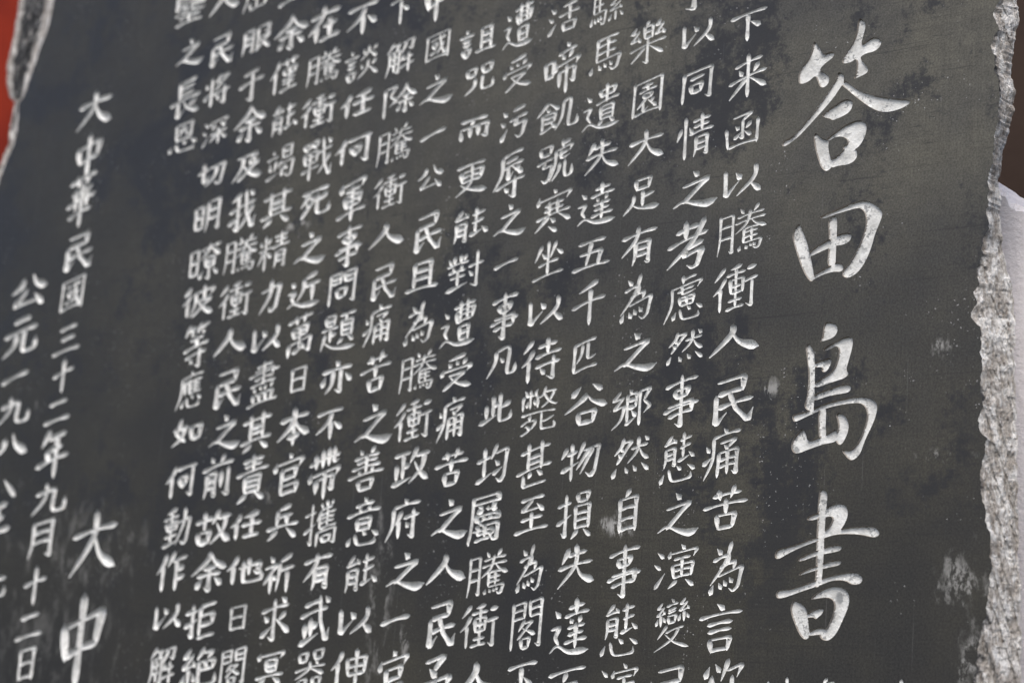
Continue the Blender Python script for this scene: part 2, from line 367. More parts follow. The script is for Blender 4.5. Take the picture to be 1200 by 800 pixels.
GLYPHS = """=口 v 8,8 16,96;z 8,14 92,8 82,90;h 14,88 84,84
=日 v 10,3 12,98;z 10,8 90,5 88,97;h 12,49 86,46;h 12,92 86,90
=目 v 8,2 10,98;z 8,5 92,2 90,98;h 10,34 90,32;h 10,63 90,61;h 10,93 90,91
=月 p 15,4 14,60 2,98;k 15,8 90,5 88,97 70,90;h 16,34 86,32;h 16,60 86,58
=田 v 8,6 14,96;z 8,12 92,6 86,92;h 12,52 88,48;h 14,92 86,88;v 50,8 50,90
=亻 p 90,2 62,26 2,50;v 56,32 56,98
=彳 p 88,2 12,28;p 94,24 54,44 2,58;v 58,46 58,98
=氵 d 26,4 80,20;d 4,36 58,50;t 12,98 92,62
=扌 h 2,26 96,20;k 62,2 62,94 36,84;t 0,64 98,46
=言 d 42,0 58,13;h 2,27 98,22;h 22,43 78,39;h 24,57 76,53;@口 22,68,78,100
=心 d 14,34 4,86;c 26,18 34,80 52,94 84,88 86,58;d 48,4 60,32;d 78,8 98,44
=馬 v 24,2 22,64;h 24,6 86,4;h 24,24 80,22;h 24,43 80,41;v 54,6 54,62;k 22,64 94,59 86,92 74,98 62,88;d 10,74 4,94;d 28,75 35,89;d 46,73 53,86;d 62,71 70,84
=糸 z 56,2 20,24 54,22;z 76,16 16,50 86,42;d 72,32 88,48;d 24,64 8,90;v 50,50 50,96;d 74,62 92,84
=幺 z 50,2 14,36 56,32;z 80,26 12,86 86,76;d 70,60 94,96
=辶 d 10,12 22,25;z 2,44 22,40 13,60 22,74;n 2,88 20,77 50,91 98,92
=門 v 8,6 6,98;z 8,10 42,7 41,38;h 8,24 40,22;h 9,38 40,36;v 58,6 60,38;k 58,8 94,4 92,96 80,90;h 60,22 92,20;h 60,36 92,34
=青 h 14,14 86,11;h 18,27 82,24;v 50,0 50,40;h 0,42 100,38;@月 18,50,80,100
=斤 p 86,2 10,20;p 14,18 12,54 0,94;h 14,42 100,37;v 62,42 62,100
=且 v 26,4 26,88;z 26,8 76,5 76,88;h 28,34 74,32;h 28,60 74,58;h 0,94 100,90
=余 p 50,2 44,22 2,56;n 52,6 66,30 98,48;h 34,46 70,43;h 18,62 84,58;k 52,44 52,98 40,90;d 32,70 16,90;d 68,68 88,86
=谷 d 34,6 14,26;d 62,4 84,20;p 50,24 44,36 2,64;n 52,28 66,44 98,58;@口 28,64,74,98
=能 p 32,2 10,28;h 8,30 42,22;d 36,12 46,27;@月 8,38,44,100;v 68,2 66,80;h 56,24 90,16;h 58,48 90,39;t 52,86 86,74;d 84,64 100,82
=攵 p 38,2 4,42;h 28,28 98,24;p 76,26 62,62 4,98;n 26,42 56,72 100,96
之 d 44,2 56,16;z 22,36 78,26 24,78;n 2,84 24,74 52,86 78,94 100,88
人 p 48,2 44,34 4,95;n 46,30 62,62 98,86
民 z 24,10 78,5 76,32;h 26,36 78,31;k 22,36 22,92 44,72;h 26,62 98,53;k 48,34 62,68 88,96 98,74
一 h 2,58 98,46
以 k 12,10 14,88 44,48;d 38,20 50,40;p 84,4 80,45 42,92;d 68,56 94,90
不 h 4,14 96,8;p 58,12 44,42 4,74;v 54,38 54,98;d 66,44 94,70
大 h 6,38 94,30;p 50,2 46,45 6,96;n 50,38 66,70 98,92
中 v 14,28 22,68;z 14,34 88,26 80,60;h 20,64 82,58;v 50,2 50,100
下 h 2,12 98,6;v 48,10 48,98;d 56,34 82,54
事 h 4,17 96,12;@口 26,24,74,42;z 14,54 82,51 82,72;h 0,63 100,58;h 14,76 84,73;k 50,1 50,98 34,90
為 d 22,7 36,20;h 12,30 58,24;p 62,2 44,40 4,76;z 58,24 54,43;h 30,46 76,40;z 76,40 70,54;k 28,62 96,53 86,90 72,98 60,90;d 12,76 4,93;d 28,75 36,88;d 44,73 52,85;d 59,70 68,81
騰 @月 0,6,34,100;d 46,3 53,15;p 82,0 72,15;h 40,22 94,17;h 36,36 98,30;p 66,10 58,38 36,58;n 68,30 80,43 100,53;@馬 42,46,94,100
衝 @彳 0,0,30,100;p 64,2 40,9;h 30,22 72,18;v 38,32 40,64;z 38,33 66,31 65,62;h 40,48 64,46;h 40,63 64,61;v 52,8 52,94;h 36,80 66,77;h 30,97 70,92;h 76,16 96,12;h 70,42 100,36;k 86,40 86,98 74,90
痛 d 52,0 62,10;h 26,18 98,12;p 28,16 26,60 4,98;d 8,30 17,43;t 0,68 25,54;z 44,29 84,25 64,40;d 54,35 65,44;v 42,48 38,98;k 42,50 90,46 88,97 77,90;h 42,64 88,61;h 42,79 88,76;v 65,46 65,95
苦 h 20,22 84,16;v 34,6 38,30;p 70,0 60,28;h 0,46 100,38;v 50,28 50,64;@口 26,62,76,100
能 @能 0,0,100,100
態 @能 4,0,94,66;@心 0,66,100,100
然 p 28,2 22,22 4,42;z 26,14 50,11 12,64;d 20,25 28,35;d 14,38 24,48;h 50,32 94,25;p 70,4 66,38 42,66;n 72,32 82,50 98,62;d 84,6 94,17;d 12,74 2,96;d 34,76 41,91;d 56,74 65,89;d 78,72 97,92
演 @氵 0,6,28,98;d 62,0 71,11;d 38,14 34,30;k 37,19 98,13 90,30;h 46,34 84,30;v 42,46 46,78;z 42,47 90,43 86,74;h 46,61 88,58;h 46,77 86,73;v 65,32 65,76;p 54,82 34,99;d 74,82 92,98
達 @辶 0,8,100,100;h 44,16 82,11;v 62,0 62,29;h 34,32 94,26;d 48,35 54,43;p 76,32 70,43;h 42,52 84,48;h 44,64 82,60;h 36,77 92,72;v 63,44 63,88
失 p 32,8 14,42;h 28,27 76,21;h 6,54 94,46;p 50,2 48,50 6,98;n 52,50 66,76 100,95
遭 @辶 0,8,100,100;h 36,15 94,10;v 54,2 54,46;v 74,2 74,44;v 42,23 45,47;z 42,25 90,20 86,43;h 44,35 86,32;h 44,47 86,43;@日 50,54,82,87
受 p 76,0 26,12;d 24,19 33,30;d 46,16 53,28;p 78,13 66,29;d 12,36 5,55;k 12,42 94,34 82,50;z 28,58 74,53 14,98;n 32,62 56,82 96,95
對 v 20,2 20,26;v 36,0 36,26;d 4,8 12,22;p 52,5 45,20;h 0,30 58,24;d 16,32 22,43;p 42,29 36,43;h 6,48 52,44;h 10,64 50,60;v 30,44 30,86;t 2,96 58,82;h 58,40 98,34;k 82,2 82,96 66,88;d 62,52 73,66
且 @且 0,0,100,100
公 p 36,8 28,30 4,50;n 58,2 70,30 98,44;z 46,46 16,90 78,82;d 68,64 92,98
國 v 8,6 6,98;z 8,11 94,5 92,99;h 8,93 92,89;h 22,29 80,25;@口 28,38,50,58;t 22,76 54,68;k 56,14 66,62 80,82 84,64;p 76,40 50,80;d 68,14 77,23
政 h 4,18 48,12;v 28,16 28,82;h 28,50 48,45;v 12,40 12,84;t 0,94 52,80;@攵 46,0,100,98
府 d 50,0 60,11;h 18,20 98,14;p 20,18 18,62 0,98;p 46,30 28,62;v 38,50 38,96;h 52,50 98,44;k 80,28 80,98 66,90;d 58,60 67,73
官 d 48,0 58,11;d 10,16 4,38;k 12,22 96,14 84,34;v 30,36 28,98;z 30,39 76,35 73,60;h 32,62 74,58;z 32,76 80,71 76,96;h 30,97 78,93
詛 @言 0,2,42,96;@且 46,4,100,92
咒 @口 4,6,40,42;@口 56,2,96,38;p 36,46 32,74 2,98;c 62,44 60,84 70,94 96,90 98,64
而 h 8,12 90,6;p 50,10 40,32;d 8,44 12,94;k 14,46 92,34 88,92 74,84;v 38,40 38,86;v 64,38 64,84
更 h 4,12 92,6;v 18,26 21,58;z 18,29 84,24 81,54;h 20,43 82,40;h 20,58 82,54;p 52,8 50,62 6,98;n 16,66 46,84 100,97
予 z 24,12 76,5 48,30;d 36,24 56,40;k 4,54 96,44 84,64;k 54,46 54,94 34,88
意 d 48,0 56,9;h 22,18 78,13;d 34,20 40,29;p 68,17 60,29;h 0,37 100,30;@日 28,42,74,70;@心 0,70,100,100
善 d 30,2 38,13;p 72,0 60,13;h 16,22 86,17;h 22,33 80,28;h 10,46 90,41;v 50,14 50,58;d 30,48 35,57;p 70,46 64,57;h 0,66 100,58;@口 26,70,74,99
伸 @亻 0,0,34,100;v 44,24 47,70;z 44,27 95,22 92,66;h 46,47 92,44;h 46,69 92,65;v 69,0 69,100
任 @亻 0,2,36,100;p 90,4 44,20;h 36,50 100,42;v 68,14 68,88;h 42,93 94,87
何 @亻 0,2,34,100;h 34,17 100,9;@口 42,36,70,68;k 88,12 86,98 72,88
談 @言 0,4,44,98;d 54,10 60,25;p 94,5 82,20;p 72,2 70,22 50,44;n 72,18 96,42;d 50,56 58,69;p 96,50 84,65;p 72,44 68,72 44,98;n 72,66 100,96
軍 d 14,7 8,28;k 14,14 92,7 82,25;h 26,30 76,25;v 24,38 27,65;z 24,41 78,37 76,62;h 26,52 76,49;h 26,65 76,61;h 0,83 100,75;v 50,16 50,100
問 @門 0,0,100,100;@口 28,52,68,82
閣 @門 0,0,100,100;p 46,42 28,62;z 44,49 68,46 26,78;n 38,56 78,72;@口 34,76,64,99
題 @日 8,0,40,28;h 0,38 50,33;v 26,36 26,72;h 26,54 44,51;p 12,46 0,88;n 6,68 40,88 100,93;h 52,8 98,3;p 74,6 68,18;@目 56,18,92,62;p 66,64 50,80;d 78,62 95,76
亦 d 44,0 56,14;h 2,31 98,22;p 38,26 34,70 16,96;k 64,26 64,97 48,88;d 14,44 4,74;d 80,44 99,68
帶 h 0,27 100,18;v 22,8 22,38;v 42,2 42,38;v 62,0 62,36;c 80,4 80,28 86,33 96,30;d 8,44 2,62;k 8,50 98,43 88,58;v 26,58 24,86;k 26,61 80,56 78,86 66,79;v 52,46 52,100
攜 @扌 0,2,36,98;v 52,6 54,17;v 67,0 67,16;v 86,3 83,14;h 52,19 84,15;p 52,20 38,42;v 48,32 48,62;h 50,31 96,26;h 50,40 92,37;h 50,49 92,46;h 50,60 99,55;v 70,19 70,57;v 42,66 40,98;k 42,69 98,64 96,98 84,92;@口 54,74,84,92
有 h 2,25 98,16;p 48,2 40,36 4,72;@月 34,38,84,100
武 h 12,16 66,10;h 0,39 92,29;v 38,44 38,84;h 38,64 60,59;v 18,54 18,86;t 0,97 62,80;k 62,2 68,56 90,98 99,74;d 80,5 94,19
器 @口 8,2,42,30;@口 58,0,94,28;h 0,49 100,42;p 50,28 46,48 2,70;n 52,46 98,64;d 68,29 78,38;@口 12,70,42,98;@口 58,68,90,96
在 h 6,31 94,22;p 46,2 38,36 2,74;v 26,48 26,98;h 44,60 86,54;v 64,36 64,92;h 36,97 98,90
戰 @口 4,5,26,22;@口 30,2,52,19;v 8,28 11,58;z 8,31 52,27 49,56;h 10,44 48,41;h 10,58 48,55;v 29,27 29,98;h 0,77 58,68;h 54,38 98,28;k 68,2 76,66 94,98 100,74;p 95,44 58,88;d 84,5 96,18
死 h 6,17 94,8;p 36,14 6,58;z 32,33 52,29 8,94;d 22,44 34,56;p 92,26 62,46;c 60,22 60,80 72,92 96,88 100,64
近 @辶 0,8,100,100;p 86,2 48,17;p 50,14 48,46 32,76;h 52,38 98,31;v 76,36 76,82
萬 h 2,16 98,9;v 33,2 36,24;p 68,0 62,22;v 22,30 25,55;z 22,33 78,29 75,52;h 24,44 75,41;h 25,55 75,51;v 50,30 50,86;v 10,66 8,98;k 10,70 94,62 88,97 74,90;t 26,90 68,80;d 60,71 72,87
日 @日 8,0,92,100
本 h 6,33 94,25;v 50,2 50,100;p 48,30 40,52 2,82;n 52,30 64,54 99,76;h 32,79 70,73
兵 p 74,1 34,14;v 32,12 30,60;h 32,33 80,28;v 62,30 62,58;h 0,67 100,58;p 34,70 6,98;d 62,67 93,97
祈 d 18,0 31,15;z 4,31 42,24 2,70;v 26,48 26,98;d 30,49 44,63;@斤 46,2,100,100
求 h 4,29 92,20;k 48,2 48,97 32,88;d 14,39 28,53;t 6,87 40,66;p 86,36 62,53;n 54,50 99,86;d 68,1 84,13
冥 d 12,7 5,28;k 12,15 96,7 84,26;@日 30,24,76,64;h 0,81 100,72;p 36,82 10,100;d 62,80 90,99
余 @余 0,0,100,100
僅 @亻 0,2,34,100;h 40,18 100,11;v 56,4 58,28;v 81,2 79,26;v 48,34 50,52;z 48,36 92,32 89,50;h 50,52 88,49;h 46,66 92,61;h 48,79 90,74;v 69,26 69,92;h 38,97 100,91
竭 d 18,8 24,20;h 0,34 42,28;d 10,44 14,68;p 34,40 27,72;t 0,92 44,78;@日 54,2,92,40;p 56,42 42,64;k 54,54 99,48 92,92 80,97 72,90;p 72,56 54,78;d 66,62 78,72;z 56,66 56,88 78,86
其 h 4,25 96,17;v 30,4 30,72;v 70,2 70,70;h 32,40 68,37;h 32,56 68,53;h 0,78 100,68;p 36,80 10,100;d 62,78 90,99
精 d 4,16 10,30;p 36,10 28,28;h 0,44 42,37;v 20,4 20,98;p 18,44 0,78;d 24,48 40,66;@青 42,0,100,98
情 p 14,24 2,50;d 34,26 43,40;v 25,2 25,98;@青 36,2,100,98
力 k 8,34 90,24 76,88 56,98 46,86;p 52,3 44,50 4,97
盡 h 24,12 76,8;z 20,21 80,18 80,34;h 0,31 100,25;h 20,41 82,37;v 50,0 50,54;h 10,54 92,48;d 20,57 25,67;d 40,56 45,66;p 62,55 56,65;p 84,53 76,64;v 18,72 23,93;z 18,75 84,71 78,93;v 40,74 40,93;v 60,73 60,93;h 0,99 100,93
責 h 18,13 82,8;h 24,24 76,20;v 50,0 50,38;h 0,41 100,32;@目 24,43,76,82;p 38,84 10,100;d 60,82 90,99
他 @亻 0,2,34,98;k 36,47 95,34 90,68 78,60;v 64,12 64,72;c 48,26 48,82 58,95 98,90 100,64
屈 z 14,9 90,5 86,24;h 16,25 86,22;p 14,8 14,56 0,98;v 54,30 54,96;v 32,40 34,58;h 34,60 78,56;v 82,38 78,58;v 26,72 28,96;h 28,98 86,94;v 90,70 86,98
服 @月 0,4,42,98;k 54,10 92,5 90,36 77,30;v 54,8 54,98;z 58,50 96,44 50,97;n 60,54 100,96
于 h 18,14 78,7;h 0,49 100,38;k 54,12 54,97 34,88
及 p 36,10 30,52 2,96;z 14,15 76,8 58,40 84,36 20,97;n 36,44 58,76 100,93
我 p 44,3 8,19;h 0,46 96,34;k 32,14 32,95 16,86;t 0,74 52,56;k 58,2 64,56 88,97 99,72;p 90,42 44,92;d 74,5 89,18
前 d 26,1 36,15;p 72,0 58,17;h 0,31 100,21;@月 12,36,48,99;v 64,38 64,80;k 86,32 86,98 70,90
故 h 0,34 52,25;v 26,4 26,56;@口 6,56,46,95;@攵 46,0,100,98
拒 @扌 0,0,42,98;h 48,13 98,6;v 50,10 50,92;z 52,36 92,32 90,60;h 52,64 90,60;h 46,97 100,90
絕 @糸 0,0,44,100;p 66,2 46,32;z 62,15 88,11 76,28;z 52,38 94,34 91,55;v 71,36 71,56;h 52,57 91,54;c 52,36 52,84 62,95 96,90 100,68
将 d 6,20 16,36;t 0,70 28,52;v 29,2 29,98;p 64,2 42,28;z 60,12 92,8 44,50;d 58,23 67,34;h 36,62 100,55;k 80,42 80,98 64,90;d 50,66 62,80
深 @氵 0,6,28,98;d 38,8 33,26;k 37,16 98,9 88,26;p 54,22 40,42;d 68,20 90,37;h 34,60 100,52;v 66,38 66,100;p 64,56 32,88;n 68,56 99,84
切 h 0,44 46,30;c 22,4 22,70 30,78 46,58;k 46,28 98,19 88,88 78,98 62,86;p 71,22 64,62 32,98
明 @日 2,14,38,88;@月 46,2,98,100
暸 @日 0,10,30,84;h 36,17 100,9;p 66,2 58,24 34,44;n 68,14 100,38;d 46,22 54,32;p 88,19 78,31;@日 50,37,84,68;k 68,66 68,98 56,91;d 48,74 36,93;d 80,72 97,89
彼 @彳 0,0,30,100;p 40,20 40,60 24,98;k 40,25 99,17 90,38;v 68,1 68,48;z 44,51 90,45 34,98;n 50,54 72,80 100,97
等 p 22,0 2,25;h 18,14 46,8;d 25,14 34,26;p 66,0 50,22;h 62,13 99,6;d 71,14 80,25;h 24,38 78,33;v 50,26 50,54;h 0,59 100,49;h 8,74 92,66;k 66,57 66,100 50,93;d 28,76 40,88
應 d 50,0 58,9;h 16,17 98,11;p 18,14 16,60 0,98;p 36,22 22,42;v 32,34 32,62;p 52,20 42,38;v 48,30 48,64;h 50,29 94,25;h 50,39 90,36;h 50,49 90,46;h 50,61 95,57;v 70,19 70,59;@心 20,65,99,100
如 z 26,2 10,52 42,84;p 42,22 30,66 0,96;h 0,42 52,31;@口 58,26,97,84
動 p 46,1 10,13;h 0,27 56,20;v 10,34 13,58;z 10,37 50,33 47,56;h 12,47 46,44;h 12,58 46,55;v 29,8 29,90;h 6,75 52,70;t 0,96 58,86;k 56,40 99,31 90,90 80,98 66,88;p 79,4 76,44 50,97
作 @亻 0,2,34,100;p 58,2 36,38;h 52,27 100,18;v 66,22 66,100;h 68,49 94,43;h 68,71 96,65
解 p 26,2 2,30;z 22,13 46,9 34,25;p 10,28 10,64 0,98;k 12,31 46,27 44,95 32,88;h 12,49 42,46;h 12,67 42,64;v 27,30 27,90;k 54,12 93,6 87,36 75,30;p 71,8 53,42;p 62,45 51,64;h 60,61 95,55;h 48,82 100,74;v 79,41 79,100
除 z 8,8 40,4 24,32;k 24,32 42,48 24,64;v 8,6 8,99;@余 34,0,100,98
長 v 30,2 30,54;h 30,8 84,3;h 30,24 78,20;h 30,40 78,36;h 0,61 100,51;k 28,56 28,97 54,78;p 88,60 62,77;n 44,56 60,78 99,95
恩 v 22,4 25,60;z 22,8 78,4 75,60;h 24,60 75,56;h 34,26 66,22;p 50,12 35,48;d 54,29 66,45;@心 0,64,100,100
華 h 4,15 96,8;v 33,2 35,23;v 67,0 64,21;h 14,35 86,29;h 0,55 100,46;v 30,24 30,66;v 70,24 70,64;h 10,78 90,70;v 50,16 50,100
三 h 20,18 82,8;h 26,54 76,46;h 0,96 100,84
十 h 0,49 100,39;v 50,2 50,98
二 h 16,24 82,10;h 0,96 100,80
年 p 36,0 12,32;h 32,20 84,13;h 34,43 78,37;v 34,40 34,64;h 0,71 100,58;v 58,14 58,100
九 p 40,4 38,50 2,97;h 8,38 66,26;c 66,26 62,80 74,94 96,88 99,58
月 @月 0,0,96,100
元 h 26,14 78,7;h 0,45 100,34;p 40,40 34,72 2,98;c 62,38 60,84 70,95 96,90 99,64
八 p 34,18 28,60 0,97;n 54,2 66,50 100,88
、 d 30,10 72,90
七 h 0,50 100,36;c 44,2 44,80 54,93 94,88 99,62
来 h 14,25 86,18;d 26,34 35,48;p 78,29 64,47;h 0,60 100,50;v 50,0 50,100;p 48,54 2,93;n 52,54 99,87
函 z 22,10 76,4 50,22;k 50,22 50,76 38,68;d 28,36 39,47;t 24,72 46,56;p 74,31 58,47;d 56,54 76,69;v 2,36 8,95;h 8,93 94,89;v 96,28 93,98
欲 @谷 0,2,54,96;p 68,2 50,38;k 64,22 100,15 88,36;p 77,32 72,64 46,98;n 77,52 100,95
言 @言 0,0,100,100
谷 @谷 0,0,100,100
同 v 10,6 6,98;k 10,10 94,5 91,98 77,90;h 30,32 74,27;@口 28,44,70,76
考 h 18,21 72,14;v 42,1 42,38;h 0,47 94,34;p 88,4 60,44 2,86;h 44,59 84,50;k 44,58 40,70 82,64 72,94 60,98 48,90
慮 v 46,0 46,19;h 48,10 80,6;k 18,25 95,17 84,32;p 18,22 18,60 0,97;h 32,35 74,28;c 44,24 44,38 50,42 78,38;@田 36,45,80,68;@心 20,69,100,100
變 d 47,0 55,7;h 34,13 66,9;h 39,20 61,17;h 39,27 61,24;@口 36,31,64,48;@糸 2,4,34,52;@糸 66,2,100,50;p 38,50 12,74;h 34,65 84,58;p 72,60 52,80 4,99;n 32,66 58,84 100,99
樂 p 54,0 43,10;@日 37,8,66,40;@幺 2,8,33,46;@幺 68,4,99,42;h 0,62 100,52;k 50,42 50,99 38,92;p 46,58 8,88;d 57,60 94,84
園 v 8,4 4,99;z 8,9 95,3 93,100;h 8,95 93,91;h 32,22 68,18;v 50,12 50,33;h 22,36 80,31;@口 34,40,66,56;p 48,56 18,80;k 38,66 38,90 54,80;n 52,60 82,84;p 74,60 60,69
足 @口 26,2,74,38;v 52,38 52,84;h 52,58 84,51;p 28,48 24,72 0,99;n 24,76 50,90 100,94
鄉 z 20,2 2,24 24,20;z 28,18 4,48 26,42;p 32,38 22,76 0,99;d 44,0 51,9;v 38,12 38,86;z 38,15 62,11 61,48;h 40,31 60,28;h 40,49 60,46;t 34,91 60,74;d 51,56 63,73;z 70,10 96,5 82,33;k 82,33 99,50 84,67;v 70,8 70,100
自 p 58,0 42,17;@目 18,16,84,100
騾 @馬 0,0,48,100;@田 54,2,96,38;@糸 50,40,99,100
馬 @馬 0,0,100,100
遺 @辶 0,8,100,100;v 44,12 47,28;z 44,15 84,11 80,26;h 46,28 80,25;v 62,1 62,40;h 34,43 94,36;@目 45,46,82,77;p 54,78 40,88;d 70,76 84,86
五 h 14,13 86,5;p 48,10 34,92;z 20,50 76,42 68,90;h 0,98 100,88
千 p 76,1 20,21;h 0,53 100,40;v 54,15 54,100
匹 h 8,15 92,5;v 12,12 10,94;h 10,94 99,86;p 42,14 38,44 22,68;c 62,12 62,54 70,61 92,56
物 p 18,10 2,38;h 16,32 44,25;v 28,1 28,99;t 0,73 46,54;p 62,2 44,44;k 58,27 99,19 90,86 80,98 66,86;p 74,24 42,74;p 86,22 54,88
損 @扌 0,2,40,98;@口 54,1,90,24;@目 50,28,94,80;p 62,80 44,98;d 78,80 98,97
百 h 0,14 100,4;p 50,10 40,32;@日 20,32,82,100
活 @氵 0,6,28,98;p 92,3 46,15;h 34,43 100,33;v 68,12 68,62;@口 44,62,92,98
啼 @口 0,22,30,62;d 62,0 71,9;h 40,19 94,12;d 51,20 58,31;p 82,17 72,31;d 37,36 32,52;k 37,41 100,32 92,46;v 46,52 46,84;k 46,56 90,50 87,82 77,75;v 67,42 67,100
飢 p 28,0 0,42;n 30,6 54,30;d 23,23 32,31;v 14,37 14,92;z 14,40 46,36 44,66;h 16,53 43,50;h 16,68 43,65;t 10,98 46,80;d 35,71 49,89;p 64,10 60,60 46,98;c 64,12 82,7 79,82 86,94 99,88 100,66
號 @口 6,4,42,30;h 0,47 48,39;k 24,44 18,60 44,56 36,90 26,97 14,88;v 72,0 72,21;h 72,11 94,7;k 54,26 99,18 92,34;p 54,24 52,60 40,97;h 60,39 88,33;c 68,26 68,42 74,46 92,42;p 66,56 62,76 46,97;c 80,54 80,84 86,95 99,90 100,70
寒 d 48,0 57,9;d 8,13 3,32;k 8,21 98,12 86,28;h 24,36 78,31;h 24,48 78,43;h 2,65 98,55;v 38,26 38,60;v 62,25 62,58;p 40,60 2,90;n 62,58 99,81;d 43,67 57,77;d 38,84 62,99
坐 p 28,8 6,50;d 27,31 43,47;p 75,6 57,46;d 75,29 96,45;h 18,66 84,58;v 50,1 50,92;h 0,99 100,90
待 @彳 0,0,32,100;h 42,22 90,16;v 66,1 66,38;h 34,45 100,35;h 36,66 98,58;k 82,46 82,98 66,90;d 48,69 60,83
甚 h 8,24 92,14;v 32,2 32,66;v 70,0 70,64;h 34,37 68,33;h 34,51 68,47;h 0,71 100,58;p 42,69 34,82;d 57,67 73,80;z 20,74 22,99 86,95
至 h 16,11 86,4;z 50,8 20,38 72,33;d 63,22 84,44;h 18,66 82,59;v 50,44 50,92;h 0,99 100,90
污 @氵 0,6,28,98;h 46,15 90,8;h 34,43 100,33;k 60,38 54,58 92,52 82,90 70,98 56,88
辱 h 26,8 90,2;p 26,6 24,44 0,74;h 38,20 76,15;h 28,33 94,26;k 44,30 44,58 60,44;p 84,33 68,43;n 56,30 93,52;h 6,74 100,63;k 70,56 70,100 52,92;d 34,74 48,86
凡 p 30,10 26,50 0,97;c 30,13 74,6 71,82 80,94 96,88 100,62;d 43,35 57,51
此 v 42,4 42,76;h 42,40 60,34;v 20,34 20,82;t 0,97 54,74;p 97,32 66,50;c 64,2 64,84 74,95 96,88 100,66
均 h 0,41 46,31;v 24,6 24,80;t 0,92 50,72;p 64,2 46,38;k 60,25 99,17 92,86 80,98 66,88;d 61,43 75,56;t 54,77 84,62
責 h 18,13 82,8;h 24,24 76,20;v 50,0 50,38;h 0,41 100,32;@目 24,43,76,82;p 38,84 10,100;d 60,82 90,99
屬 d 47,46 47,53;z 39,56 28,53 29,45 75,45 85,46 85,53 83,54 47,53 39,56;h 29,39 47,36;z 17,22 86,21 84,10 17,11 16,53 13,76 9,88 10,93;v 52,63 52,87;h 31,70 33,79 67,79;d 57,30 57,37;d 66,46 66,53;z 19,71 70,71 71,77 67,79 68,86;h 69,31 82,28;z 38,61 52,63 86,62 87,73 84,91 76,92 72,88 68,86;h 26,89 68,86;h 66,37 69,36 83,39;d 39,56 38,61;d 38,61 33,64 31,70;d 31,28 43,31
斃 n 18,77 23,77 30,83;h 9,55 91,55;z 59,56 59,79 61,88 89,89 91,87 92,82 89,78;p 66,7 61,20 54,25 46,25;z 61,20 68,31 77,39 89,45 93,44;v 46,25 46,45;v 18,19 12,20 12,45;h 64,15 91,16;v 29,7 29,44;v 37,27 40,39;z 83,16 83,22 76,32 66,40 56,45;n 14,8 19,13 18,19;h 18,19 41,19;z 59,73 67,73 84,67 87,67;d 41,19 46,19 46,25;d 22,28 19,39;d 46,8 41,13 41,19;z 9,74 22,67 44,67 43,73 36,81 30,83 24,88 11,93 9,92;d 31,56 27,66
鑒 d 30,81 33,90;z 44,11 11,12 11,46 41,46 44,49 61,47 89,47 90,29 78,27 73,28 57,28 55,47;z 6,62 11,63 29,58 42,52 44,49;z 29,58 32,63 49,63 67,63 70,58;h 10,91 89,91;n 71,14 78,27;z 11,22 52,23 60,13 61,7 63,6;h 11,34 43,34 43,24;d 72,80 69,82 67,90;z 55,47 56,52 70,58 89,63 96,61;v 49,63 49,89;d 31,34 31,46;h 60,13 92,14;v 67,28 67,47;d 31,11 31,22;h 18,74 81,74;v 78,27 78,47"""
